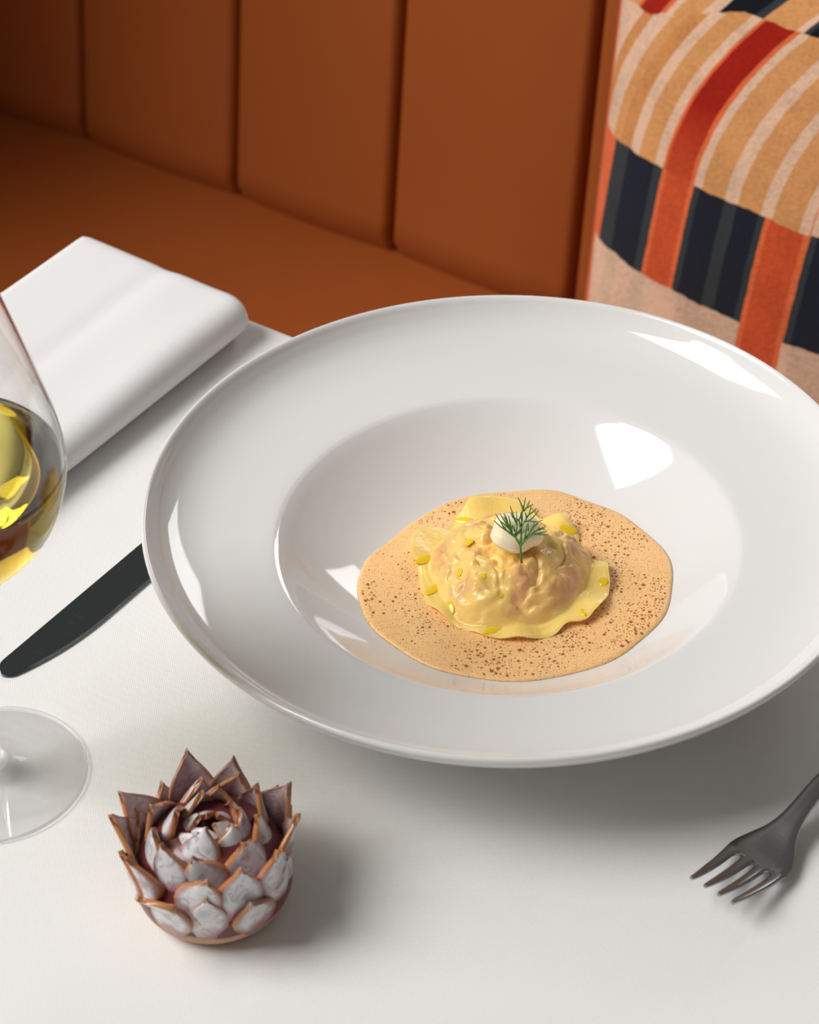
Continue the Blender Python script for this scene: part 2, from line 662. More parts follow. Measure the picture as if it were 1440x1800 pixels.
def mat_foam():
    mt, nt, b = new_mat('foamed_bisque')
    co = coord(nt)
    base = mixc(nt, tex_noise(nt, co, 28, 3), srgb(254, 206, 142), srgb(248, 194, 130))
    pale = mth(nt, 'MULTIPLY', mth(nt, 'SUBTRACT', tex_noise(nt, co, 40, 4), 0.55, True), 2.0, True)
    base = mixc(nt, pale, base, srgb(255, 214, 160))
    mask = None
    hsum = None
    for scale, rad, dens, off in ((800, 0.26, 0.50, 3.1), (1500, 0.30, 0.45, 7.7)):
        mp = nd(nt, 'ShaderNodeMapping')
        mp.inputs['Location'].default_value = (off, off * 1.7, 0)
        nt.links.new(co, mp.inputs[0])
        vo = nd(nt, 'ShaderNodeTexVoronoi')
        vo.voronoi_dimensions = '2D'
        vo.inputs['Scale'].default_value = scale
        vo.inputs['Randomness'].default_value = 1.0
        nt.links.new(mp.outputs[0], vo.inputs['Vector'])
        sp = nd(nt, 'ShaderNodeSeparateColor')
        nt.links.new(vo.outputs['Color'], sp.inputs[0])
        clus = tex_noise(nt, co, 22, 2)
        on = mth(nt, 'GREATER_THAN', mth(nt, 'ADD', sp.outputs[0], mth(nt, 'MULTIPLY', mth(nt, 'SUBTRACT', clus, 0.5), 1.2)), dens)
        rr = mth(nt, 'MULTIPLY', mth(nt, 'ADD', mth(nt, 'MULTIPLY', sp.outputs[1], 0.6), 0.35), rad)
        q = mth(nt, 'DIVIDE', vo.outputs['Distance'], rr)
        hole = mth(nt, 'MULTIPLY', mth(nt, 'MULTIPLY', mth(nt, 'SUBTRACT', 1.0, q, True), 3.5, True), on)
        mask = hole if mask is None else mth(nt, 'MAXIMUM', mask, hole)
    c = mixc(nt, mth(nt, 'MULTIPLY', mask, 0.5), base, srgb(158, 88, 38))
    nt.links.new(c, b.inputs['Base Color'])
    b.inputs['Roughness'].default_value = 0.42
    b.inputs['Subsurface Weight'].default_value = 0.04
    b.inputs['Subsurface Radius'].default_value = (.004, .002, .001)
    b.inputs['Subsurface Scale'].default_value = 0.4
    bump(nt, mth(nt, 'SUBTRACT', 1.0, mask), 0.55, 0.0006, b)
    return mt


def make_sauce():
    NT, NR = 144, 48
    verts = [(SC[0], SC[1], SZ)]
    faces = []
    for j in range(1, NR + 1):
        q = 1 - (1 - j / NR) ** 1.6
        for k in range(NT):
            a = 2 * pi * k / NT
            ro = polar(SA, math.degrees(a)) + .0006 * sin(5 * a + 1) + .0004 * sin(11 * a)
            r = ro * q
            x, y = SC[0] + r * cos(a), SC[1] + r * sin(a)
            ex, ey = SC[0] + ro * cos(a), SC[1] + ro * sin(a)
            ze = bowl_in(hypot(ex, ey)) + .00005
            t = 1 - q
            lift = .0011 * (1 - max(0, 1 - t / .045) ** 2) ** .5 if t < .045 else .0011
            zm = ze + lift
            w = min(1, t / .35); w = w * w * (3 - 2 * w)
            z = zm * (1 - w) + SZ * w + .0002 * fbm((x * 60, y * 60, 0), 3) * min(1, t * 20)
            z = max(z, bowl_in(hypot(x, y)) + .0009 * min(1, t / .03) + .00005)
            verts.append((x, y, z))
    for k in range(NT):
        faces.append((0, 1 + k, 1 + (k + 1) % NT))
    for j in range(NR - 1):
        for k in range(NT):
            a, b2 = 1 + j * NT + k, 1 + j * NT + (k + 1) % NT
            faces.append((a, a + NT, b2 + NT, b2))
    # underside following the bowl so the sauce is a body, not a skin
    st = len(verts)
    verts.append((SC[0], SC[1], .0087))
    for k in range(NT):
        a = 2 * pi * k / NT
        verts.append((SC[0] + .034 * cos(a), SC[1] + .034 * sin(a), .0087))
    for k in range(NT):
        k2 = (k + 1) % NT
        faces.append((st, st + 1 + k2, st + 1 + k))
        o1 = 1 + (NR - 1) * NT
        faces.append((o1 + k, st + 1 + k, st + 1 + k2, o1 + k2))
    return mesh_obj('foam_sauce', verts, faces, mat_foam())


sa = make_sauce()


def sauce_z(x, y):
    a = atan2(y - SC[1], x - SC[0])
    r = hypot(x - SC[0], y - SC[1])
    ro = polar(SA, math.degrees(a))
    t = 1 - r / ro
    ze = bowl_in(hypot(SC[0] + ro * cos(a), SC[1] + ro * sin(a))) + .00115
    w = min(1, t / .35); w = w * w * (3 - 2 * w)
    z = ze * (1 - w) + SZ * w + .0002 * fbm((x * 60, y * 60, 0), 3)
    return max(z, bowl_in(hypot(x, y)) + .00095)


def make_bubbles():
    rng = random.Random(11)
    spots, parts = [], []
    cap = lathe([(0, .42), (.5, .36), (.85, .16), (1.0, -.05), (1.02, -.4)], 10)
    tries = 0
    while len(spots) < 2300 and tries < 60000:
        tries += 1
        a = rng.uniform(0, 2 * pi)
        ro = polar(SA, math.degrees(a))
        q = sqrt(rng.uniform(.18, .93))
        x, y = SC[0] + ro * q * cos(a), SC[1] + ro * q * sin(a)
        dx, dy = x - RC_[0], y - RC_[1]
        if hypot(dx, dy) < .0375: continue
        # bigger and denser froth to the right and front
        bias = .5 + .5 * cos(a + radians(35))
        if rng.random() > .6 + .4 * bias: continue
        if noise.noise(Vector((x * 70, y * 70, 5))) < -.15 and rng.random() < .6: continue
        r = min(.00105, .00019 * exp(rng.gauss(0, .55)) * (1 + .55 * bias))
        if rng.random() < .035: r = rng.uniform(.0006, .00105) * (.7 + .3 * bias)
        if any((x - u) ** 2 + (y - w) ** 2 < (r + s2) ** 2 * 1.2 for u, w, s2 in spots): continue
        spots.append((x, y, r))
        z = sauce_z(x, y) + .00002
        parts.append(([(x + a_ * r, y + b_ * r, z + c_ * r * .45) for a_, b_, c_ in cap[0]], cap[1]))
    V, Fc = join(parts)
    o = mesh_obj('bubbles', V, Fc, plain('bubble_film', srgb(168, 102, 48), 0.12), sa)
    tag(o, 'tiny brown bubbles in the froth', kind='stuff')


RC_ = (.001, -.004)
make_bubbles()
tag(sa, 'frothy orange sauce full of tiny bubbles pooled in the bowl', 'sauce')

# ------------------------------------------------------------------ ravioli
SK = [(-166, .0384), (-151, .0385), (-135, .0385), (-116, .0385), (-98, .0398), (-81, .0409), (-66, .0409), (-55, .0395), (-42, .0435), (-28, .0433), (-13, .0432),
      (-2, .0420), (6, .0420), (14, .0355), (28, .0349), (43, .0406), (55, .041), (66, .038), (80, .0455), (95, .0475), (107, .0470), (117, .0436), (127, .0385), (137, .0440), (149, .0465),
      (163, .0432), (172, .0385), (178, .0383)]
RC = (.001, -.004)


def mat_pasta():
    mt, nt, b = new_mat('egg_pasta')
    co = coord(nt)
    n1 = tex_noise(nt, co, 62, 4, 0.55, 0.8)
    n2 = tex_noise(nt, co, 210, 3)
    at = nd(nt, 'ShaderNodeAttribute')
    at.attribute_name = 'dome'
    yel = mixc(nt, n2, srgb(255, 220, 132), srgb(250, 208, 112))
    fill = mixc(nt, n2, srgb(220, 160, 114), srgb(196, 128, 104))
    k = mth(nt, 'MULTIPLY', mth(nt, 'MULTIPLY', mth(nt, 'SUBTRACT', n1, 0.44, True), 4.5, True), at.outputs['Fac'])
    c = mixc(nt, mth(nt, 'MULTIPLY', k, 0.95), yel, fill)
    c = mixc(nt, mth(nt, 'MULTIPLY', at.outputs['Fac'], 0.28), c, srgb(238, 194, 122))
    nt.links.new(c, b.inputs['Base Color'])
    b.inputs['Roughness'].default_value = 0.28
    b.inputs['Subsurface Weight'].default_value = 0.35
    b.inputs['Subsurface Radius'].default_value = (.006, .0035, .0012)
    b.inputs['Subsurface Scale'].default_value = 0.5
    bump(nt, mth(nt, 'ADD', n2, tex_noise(nt, co, 520, 2)), 0.3, 0.0008, b)
    return mt


M_PASTA = mat_pasta()


def rav_height(x, y, deg, r):
    """top surface of the parcel above the sauce level, dome factor"""
    ro = polar(SK, deg)
    rd = .0325 + .0012 * sin(radians(deg) * 3 + 1) + .0010 * sin(radians(deg) * 5)
    rho = r / rd
    p = Vector((x * 100, y * 100, 0))
    skirt = .0016 + .0012 * sin(radians(deg) * 7 + .5) * (r / ro) ** 3 + .0009 * sin(radians(deg) * 13 + 2) * (r / ro) ** 3
    # flaps that lift from the sauce
    for fd, wd, h in ((150, 17, .0042), (95, 20, .0050), (50, 14, .0045), (-8, 14, .0040), (-36, 14, .0020), (-70, 20, .001)):
        dd = (deg - fd + 180) % 360 - 180
        skirt += h * exp(-(dd / wd) ** 2) * max(0, (r - .028) / .016)
    if rho < 1.12:
        t = min(1, rho / 1.05)
        dome = .0195 * (1 - t ** 2.7) ** .72
        dome -= .0016 * exp(-(r / .010) ** 2)
        a = radians(deg)
        # lumps of filling pressing through the dough, and creases between them
        hz = dome * 1.3
        P3 = Vector((x, y, hz))
        lump = noise.noise(P3 * 105 + Vector((7.3, 1, 0)))
        lump2 = noise.noise(P3 * 230 + Vector((1, 5, 2)))
        lump3 = noise.noise(P3 * 480)
        wp = P3 + Vector((noise.noise(P3 * 60), noise.noise(P3 * 60 + Vector((9, 0, 0))), 0)) * .006
        cre = abs(noise.noise(Vector((wp.x * 85 + 3, wp.y * 85, wp.z * 60 + 1.7))))
        cre2 = abs(noise.noise(Vector((wp.x * 190 + 1, wp.y * 190, wp.z * 120 + 4.7))))
        env = max(0, 1 - (rho / 1.08) ** 8)
        dome += env * (.0026 * lump + .0014 * lump2 + .0002 * lump3 - .0017 * max(0, 1 - cre * 5) ** 1.3 - .0003 * max(0, 1 - cre2 * 4))
        # pinched rim of the crater round the cream
        dome += .0013 * exp(-((r - .0135 - .002 * sin(a * 4)) / .0022) ** 2) * (0.6 + .5 * sin(a * 5 + 1))
        sk = skirt
        dome = max(dome, 0)
        k = 4000
        h = max(dome, sk) + .0006 * exp(-abs(dome - sk) / .0012)
        return h, max(0, min(1, (dome - sk) / .004 + .1))
    return skirt, 0.0


def make_ravioli():
    NT, NR = 220, 96
    root = empty('ravioli', (RC[0], RC[1], SZ))
    verts, faces, dome = [(0, 0, rav_height(0, 0, 0, 0)[0])], [], [1.0]
    for j in range(1, NR + 1):
        q = j / NR
        for k in range(NT):
            a = 2 * pi * k / NT
            deg = math.degrees(a)
            ro = polar(SK, deg) + .0011 * noise.noise(Vector((cos(a) * 5, sin(a) * 5, 3.3)))
            r = ro * q
            x, y = r * cos(a), r * sin(a)
            h, dm = rav_height(x, y, deg, r)
            if q > .97: h -= .0003
            verts.append((x, y, h)); dome.append(dm)
    for k in range(NT):
        faces.append((0, 1 + k, 1 + (k + 1) % NT))
    for j in range(NR - 1):
        for k in range(NT):
            a, b2 = 1 + j * NT + k, 1 + j * NT + (k + 1) % NT
            faces.append((a, a + NT, b2 + NT, b2))
    # underside of the dough sheet
    st = len(verts)
    last = 1 + (NR - 1) * NT
    for k in range(NT):
        x, y, z = verts[last + k]
        verts.append((x * .985, y * .985, z - .0012)); dome.append(0)
    for k in range(NT):
        x, y, z = verts[last + k]
        verts.append((x * .72, y * .72, -.0010)); dome.append(0)
    verts.append((0, 0, -.0012)); dome.append(0)
    for k in range(NT):
        k2 = (k + 1) % NT
        faces.append((last + k, st + k, st + k2, last + k2))
        faces.append((st + k, st + NT + k, st + NT + k2, st + k2))
        faces.append((st + NT + k, len(verts) - 1, st + NT + k2))
    o = mesh_obj('pasta_parcel', verts, faces, M_PASTA, root)
    at = o.data.attributes.new('dome', 'FLOAT', 'POINT')
    for i, d in enumerate(dome): at.data[i].value = d
    return root


rv = make_ravioli()
tag(rv, 'single round ravioli with a wrinkled dome and ruffled edge', 'pasta')

# droplets and pools of yellow oil lying on the pasta
def oil(deg, r, sx, sy, rot=0.0, hh=.0004):
    sx, sy = sx * 1.25, sy * 1.25
    x, y = r * cos(radians(deg)), r * sin(radians(deg))
    z = rav_height(x, y, deg, r)[0]
    e = 0.0012
    def hz(xx, yy):
        return rav_height(xx, yy, math.degrees(atan2(yy, xx)), hypot(xx, yy))[0]
    n = Vector((-(hz(x + e, y) - hz(x - e, y)) / (2 * e), -(hz(x, y + e) - hz(x, y - e)) / (2 * e), 1)).normalized()
    v, f = lathe([(0, 1.0), (.35, .93), (.65, .72), (.88, .4), (1.0, 0.0), (.7, -.5), (0, -.7)], 20)
    q = n.to_track_quat('Z', 'Y').to_matrix() @ Matrix.Rotation(rot, 3, 'Z')
    vs = [q @ Vector((a * sx * (1 + .12 * sin(3 * atan2(b, a) + deg)), b * sy, c * hh)) for a, b, c in v]
    o = mesh_obj('oil_drop', vs, f, M_OIL, rv)
    o.location = (x, y, z)
    return o


for args in ((168, .0365, .0032, .0016, .1), (196, .0335, .0016, .0034, .3), (222, .0335, .0026, .0013, -.6), (-103, .0360, .0036, .0016, .1), (-43, .0395, .0020, .0012, .4),
             (-12, .0395, .0016, .0018, 0), (45, .0365, .0034, .0018, -.5), (-100, .0255, .0018, .0011, .2), (165, .0170, .0030, .0016, .4), (205, .0235, .0020, .0014, .3),
             (238, .0215, .0013, .0010, .3), (118, .0385, .0034, .0014, .5)):
    oil(*args)

# ------------------------------------------------------------------ cream
def make_cream():
    bm = bmesh.new()
    bmesh.ops.create_icosphere(bm, subdivisions=5, radius=1)
    for v in bm.verts:
        p = v.co.copy()
        sw = .07 * sin(p.x * 3 + p.z * 5 + 1.5 * p.y) + .05 * noise.noise(p * 1.7 + Vector((4, 0, 0)))
        rr = 1 + sw
        flat = .75 if p.z < -.2 else 1
        v.co = Vector((p.x * .0106 * rr, p.y * .0096 * rr, p.z * .0083 * rr * flat + .0012 * p.x * p.x * (p.z > 0)))
    vs = [v.co.copy() for v in bm.verts]
    fs = [tuple(x.index for x in f.verts) for f in bm.faces]
    bm.free()
    mt = plain('whipped_cream', srgb(248, 232, 200), 0.38, Subsurface_Weight=0.4, Subsurface_Scale=0.5)
    mt.node_tree.nodes['Principled BSDF'].inputs['Subsurface Radius'].default_value = (.004, .003, .002)
    o = mesh_obj('cream_dollop', vs, fs, mt)
    o.location = (.0036, -.0058, .0418)
    o.rotation_euler = (0, .15, .25)
    return o


cr = make_cream()
tag(cr, 'ivory dollop of whipped cream on top of the ravioli', 'cream')

# ------------------------------------------------------------------ dill (drawn in its own leaf plane, x right, y up, unit = 1 mm)
def make_dill():
    root = empty('dill_sprig', (.0051, -.0200, .0376))
    root.rotation_euler = (radians(90 - 36), 0, 0)
    md = plain('dill_green', srgb(60, 122, 36), 0.45, Subsurface_Weight=0.1)
    md2 = plain('dill_stem_green', srgb(74, 130, 48), 0.45)
    S = 0.0272 / 1300.0
    X0, Y0 = 735, 1500
    def pt(x, y, dz=0.0):
        return ((x - X0) * S, (Y0 - y) * S, dz)
    stem = [(735, 1500, 0), (722, 1300, 0), (715, 1150, .0004), (728, 980, .0006), (735, 850, .0005), (755, 650, .0002), (765, 480, -.0004)]
    v, f = tube([pt(x, y, z) for x, y, z in stem], [.00050, .00048, .00042, .00038, .00034, .00030, .00026], 8)
    mesh_obj('stem', v, f, md2, root)
    fr = [
        [(715, 1150), (640, 1030), (600, 970)], [(600, 970), (450, 850), (320, 760), (205, 645)], [(600, 970), (510, 830), (400, 720), (325, 660), (240, 515)],
        [(480, 770), (400, 640), (320, 515)], [(430, 840), (370, 740), (330, 670)], [(540, 860), (470, 700), (395, 570)], [(520, 800), (520, 690), (490, 560)], [(470, 700), (440, 590), (400, 515)],
        [(600, 970), (625, 880), (655, 750), (640, 470)], [(610, 860), (560, 740)], [(655, 750), (600, 590), (525, 370)], [(640, 680), (560, 560), (550, 500)], [(690, 660), (740, 550)],
        [(620, 960), (720, 830), (800, 690)], [(720, 780), (690, 660), (600, 600)],
        [(715, 1150), (800, 1060), (900, 970), (990, 935)], [(800, 1060), (820, 900), (850, 720)], [(830, 1000), (920, 860), (1000, 670)], [(870, 860), (875, 715)], [(920, 860), (990, 780), (1070, 715)],
        [(900, 970), (1000, 880), (1110, 820), (1215, 790)], [(1060, 845), (1140, 830), (1200, 840)], [(990, 935), (1110, 910), (1230, 870)], [(1050, 930), (1150, 940), (1260, 945)], [(1110, 825), (1065, 800)],
        [(800, 690), (920, 640), (1000, 560), (1075, 455)], [(830, 670), (960, 680), (1060, 685), (1150, 650)], [(800, 690), (860, 590), (900, 520), (940, 390)], [(890, 545), (970, 490), (1035, 425)], [(840, 600), (820, 500)],
        [(765, 480), (790, 400), (830, 215)], [(775, 430), (730, 310), (680, 205)], [(790, 480), (860, 390), (910, 275)], [(850, 410), (910, 375), (965, 340)], [(755, 650), (730, 540), (760, 470)],
    ]
    rng = random.Random(3)
    for line in fr:
        dz0, dz1 = rng.uniform(-.0006, .0012), rng.uniform(-.001, .0024)
        pts = smooth_profile([pt(x, y, .0003 + dz0 * .3 + (dz1 * i / (len(line) - 1))) for i, (x, y) in enumerate(line)], 4)
        n = len(pts)
        rad = [.00042 * (1 - .55 * i / (n - 1)) for i in range(n)]
        v, f = tube(pts, rad, 6)
        mesh_obj('frond', v, f, md, root)
    return root


dl = make_dill()
tag(dl, 'small green dill sprig stuck on the cream dollop', 'herb')

# ------------------------------------------------------------------ wine glass
GC = (-.2065, -.0985)
gl = empty('wine_glass', (GC[0], GC[1], 0))
tag(gl, 'stemmed wine glass cut off by the left edge of the photo', 'glass')
v, f = lathe([(0, .0008), (.020, .0006), (.0355, .0002), (.0374, .0001), (.0379, .0006), (.0378, .0012), (.037, .0016), (.030, .0021), (.020, .0032), (.012, .0050), (.0075, .0085), (0, .0085)], 128)
mesh_obj('foot', v, f, M_FOOT, gl)
v, f = lathe(smooth_profile([(.0075, .0083), (.0052, .013), (.0042, .022), (.0038, .045), (.0038, .075), (.0045, .092), (.0070, .1015)], 6) + [(0, .1015)], 48)
v2, f2 = lathe([(0, .0083), (.0075, .0083)], 48)
v, f = join([(v, f), (v2, f2)])
mesh_obj('stem', v, f, M_GLASS, gl)
outer = smooth_profile([(.0070, .1013), (.016, .1060), (.029, .1165), (.0385, .1290), (.0436, .1430), (.0450, .1540), (.0437, .1670), (.0395, .1860), (.0345, .2050), (.0300, .2220), (.0272, .2340)], 8)
inn = [(max(0, r - .0011), z + (.0020 if z < .11 else .0004)) for r, z in outer]
WZ = .1530
prof = [(0, .1012)] + outer + [(.0268, .2346), (.0264, .2343)] + [p for p in reversed(inn[1:]) if p[1] > WZ]
v, f = lathe(prof, 128)
mesh_obj('glass_bowl', v, f, M_GLASS, gl)
wv = [(0, inn[0][1] + .0004)] + [p for p in inn[1:] if p[1] < WZ - .0003]
top_in = [p for p in inn if p[1] > WZ][0]
rt = top_in[0]
n_side = len(wv)
wv += [top_in, (rt - .0004, WZ + .0001), (rt - .0016, WZ - .0003), (rt - .004, WZ - .0005), (0, WZ - .0005)]
v, f = lathe(wv, 128)
wn = mesh_obj('white_wine', v, f, M_WINE)
wn.data.materials.append(M_WINE_SIDE)
for p in wn.data.polygons:
    if max(wn.data.vertices[i].co.z for i in p.vertices) < WZ - .0006 or p.center.z < WZ - .0006:
        p.material_index = 1
wn.location = (GC[0], GC[1], 0)
tag(wn, 'golden white wine filling the bottom of the glass bowl', 'wine')

# ------------------------------------------------------------------ knife (local x across, y from tip to handle)
kn = empty('table_knife', loc2w(-.1440, -.1545, 0.0002), WALL)
tag(kn, 'scratched steel table knife with its tip showing left of the bowl', 'knife')


def make_blade():
    L = .118
    N = 60
    verts, faces = [], []
    for i in range(N + 1):
        y = L * (i / N) ** 1.5
        # spine at x=-, cutting edge at x=+ with a belly that rises to the rounded tip
        xl = -.0088 + .0052 * max(0, 1 - y / .0070) ** 2.2
        t = max(0, 1 - y / .052)
        xr = .0098 - .0098 * t ** 2.1
        if y < .004: xr -= .0036 * (1 - sqrt(max(0, 1 - (1 - y / .004) ** 2)))
        xr = max(xr, xl + .0002)
        zc = .0006
        th = .0007
        verts += [(xl, y, zc - th), (xl, y, zc + th), (xl + (xr - xl) * .5, y, zc + th), (xr - min(.0007, (xr - xl) * .3), y, zc + th * .8), (xr, y, zc - th * .3), (xr - min(.0007, (xr - xl) * .3), y, zc - th)]
    M = 6
    for i in range(N):
        for k in range(M):
            k2 = (k + 1) % M
            faces.append((i * M + k, i * M + k2, (i + 1) * M + k2, (i + 1) * M + k))
    faces.append(tuple(range(M)))
    faces.append(tuple(range(N * M, N * M + M)))
    return verts, faces


v, f = make_blade()
bl = mesh_obj('blade', v, f, M_BLADE, kn, smooth=False)
v, f = tube([(0, .112, .0024), (0, .120, .0033), (0, .15, .0040), (0, .19, .0044), (0, .214, .0044), (0, .222, .004)], [.004, .0052, .0055, .0062, .0068, .004], 20)
mesh_obj('handle', [(a * 1.3, b, max(.0, (c - .0034) * .62 + .0034)) for a, b, c in v], f, M_FORK, kn)

# ------------------------------------------------------------------ fork (local x across, y from tine tips to handle end)
FK_ROT = WALL - radians(7)
fk = empty('dinner_fork', loc2w(.1568, -.1066, 0), FK_ROT)
tag(fk, 'steel dinner fork with four tines on the tablecloth at right', 'fork')
ZC = [(0, .0135), (.008, .0102), (.016, .0073), (.023, .0054), (.029, .0043), (.034, .0040), (.041, .0052), (.050, .0082), (.060, .0114), (.072, .0140), (.09, .0150), (.12, .0125), (.17, .0070), (.200, .0025)]


def fz(y, pts=ZC):
    for i in range(len(pts) - 1):
        if y <= pts[i + 1][0]:
            p0 = pts[max(i - 1, 0)]; p1 = pts[i]; p2 = pts[i + 1]; p3 = pts[min(i + 2, len(pts) - 1)]
            t = (y - p1[0]) / (p2[0] - p1[0])
            m1 = (p2[1] - p0[1]) / (p2[0] - p0[0]) * (p2[0] - p1[0]); m2 = (p3[1] - p1[1]) / (p3[0] - p1[0]) * (p2[0] - p1[0])
            return (2 * t ** 3 - 3 * t * t + 1) * p1[1] + (t ** 3 - 2 * t * t + t) * m1 + (-2 * t ** 3 + 3 * t * t) * p2[1] + (t ** 3 - t * t) * m2
    return pts[-1][1]


def strip(ys, half, cx, thick, cup):
    """swept rounded strip: half(y), cx(y), thickness(y), cupping across the whole head"""
    verts, faces = [], []
    K = 9
    for y in ys:
        h, c, t = half(y), cx(y), thick(y)
        zc = fz(y)
        ring = []
        for i in range(K):
            s = -1 + 2 * i / (K - 1)
            x = c + s * h
            ed = t / 2 * (1 - abs(s) ** 4) ** .5 * .85 + t / 2 * .15
            ring.append((x, zc + cup(y) * x * x + ed, ed))
        for x, zt, ed in ring: verts.append((x, y, zt))
        for x, zt, ed in reversed(ring): verts.append((x, y, zt - 2 * ed))
    M = 2 * K
    for i in range(len(ys) - 1):
        for k in range(M):
            k2 = (k + 1) % M
            faces.append((i * M + k, i * M + k2, (i + 1) * M + k2, (i + 1) * M + k))
    for st in (0, (len(ys) - 1) * M):          # end caps on their own vertices keep the edge crisp
        o = len(verts)
        verts += verts[st:st + M]
        faces.append(tuple(range(o, o + M)))
    return verts, faces


HALF = [(.024, .0126), (.029, .0129), (.034, .0124), (.040, .0098), (.046, .0066), (.052, .0048), (.060, .0040), (.09, .0036), (.15, .0055), (.185, .0082), (.196, .0072), (.200, .0030)]
TH = lambda y: interp([(0, .0016), (.025, .0022), (.06, .0034), (.12, .0030), (.2, .0022)], y)
CUP = lambda y: interp([(0, 0), (.015, 3), (.028, 4), (.040, 4), (.056, 0)], y)
HW = lambda y: fz(y, HALF)
ys = [.0283 + (.062 - .0283) * i / 34 for i in range(35)]
v, f = strip(ys, HW, lambda y: 0, TH, CUP)
mesh_obj('head', v, f, M_FORK, fk)
ys = [.062 + (.200 - .062) * i / 40 for i in range(41)]
v, f = strip(ys, HW, lambda y: 0, TH, CUP)
mesh_obj('handle', v, f, M_FORK, fk)
for k in range(4):
    s = (k - 1.5)
    xr, xt = s * .0064, s * .0061
    ys = [.0 + .0292 * i / 30 for i in range(31)]
    v, f = strip(ys, lambda y: fz(y, [(0, .00075), (.003, .00120), (.012, .0018), (.022, .0021), (.0255, .0023), (.0275, .0027), (.0285, .00325), (.0292, .00325)]),
                 (lambda y, xr=xr, xt=xt: xt + (xr - xt) * min(1, y / .025)) if abs(s) < 1 else
                 (lambda y, sg=math.copysign(1, s): sg * (fz(y, [(0, .0099), (.010, .0112), (.020, .0121), (.0292, .0129)])
                                                          - fz(y, [(0, .00075), (.003, .00120), (.012, .0018), (.022, .0021), (.0255, .0023), (.0275, .0027), (.0285, .00325), (.0292, .00325)]))), TH, CUP)
    mesh_obj('tine', v, f, M_FORK, fk)

# ------------------------------------------------------------------ napkin
def make_napkin():
    T = .0088
    xl, xc = -.313, -.2205
    R = .0102
    path = [(xl + .002 + (xc - xl) * i / 16, .0050) for i in range(17)]
    ctr = .0050 + .0058
    arc = [(xc + .0058 * 1.25 * sin(a), ctr - .0058 * cos(a)) for a in [pi * k / 10 for k in range(1, 10)]]
    top = [(xc - (xc - xl) * i / 26, ctr + .0058) for i in range(27)]
    path = path + arc + top
    y0, y1 = -.21, .0985
    NY = 70
    sec = []
    n = len(path)
    left, right = [], []
    for i, (x, z) in enumerate(path):
        a, b2 = path[max(i - 1, 0)], path[min(i + 1, n - 1)]
        tx, tz = b2[0] - a[0], b2[1] - a[1]
        l = hypot(tx, tz)
        nx, nz = tz / l, -tx / l        # outer normal
        right.append((x + nx * T / 2, z + nz * T / 2))
        left.append((x - nx * T / 2 * .98, z - nz * T / 2 * .98))
    # rounded ends
    sec = right + [((right[-1][0] + left[-1][0]) / 2 - .003, (right[-1][1] + left[-1][1]) / 2)] + list(reversed(left)) + [((right[0][0] + left[0][0]) / 2 - .003, (right[0][1] + left[0][1]) / 2)]
    K = len(sec)
    verts, faces = [], []
    for j in range(NY + 1):
        y = y0 + (y1 - y0) * j / NY
        end = min(1, (y1 - y) / .006)
        sq = 1 - .25 * (1 - end) ** 2
        for (x, z) in sec:
            zz = z
            w = z / .0205
            crease = -.0008 * exp(-((x + .262 + .010 * (y - .05)) / .0055) ** 2) + .0003 * exp(-((x + .247 + .01 * (y - .05)) / .009) ** 2)
            soft = .0010 * fbm((x * 14, y * 10, 1), 2)
            lift = .0022 * max(0, min(1, (-.262 - x) / .05))
            zz = z + w * w * (crease + soft + lift * .7)
            cz = .0108
            zz = cz + (zz - cz) * sq
            # right-hand fold swells toward the front
            sw = max(0, (x + .235) / .03) * .0030 * sin((y + .21) * 9) * (1 if x > -.235 else 0)
            rnd = .0035 * (1 - end) ** 2
            xx = x + sw * .6 - rnd * max(0, (x + .262) / .05) * 1.4 - rnd * min(0, (x + .262) / .05) * .4
            verts.append((xx, y, max(zz, .0004)))
    for j in range(NY):
        for k in range(K):
            k2 = (k + 1) % K
            faces.append((j * K + k, j * K + k2, (j + 1) * K + k2, (j + 1) * K + k))
    for jj in (0, NY):
        base = jj * K
        h = K // 2
        for k in range(h - 1):
            a, b2, c, d2 = k, k + 1, K - 2 - k - 1, K - 2 - k
            if len({a, b2, c, d2}) == 4: faces.append((base + a, base + b2, base + c, base + d2))
    o = mesh_obj('folded_napkin', verts, faces, M_NAPKIN)
    o.rotation_euler = (0, 0, WALL)
    o.location = (0, 0, .0004)
    return o


nk = make_napkin()
tag(nk, 'thick white napkin folded flat at the table edge behind the wine', 'napkin')

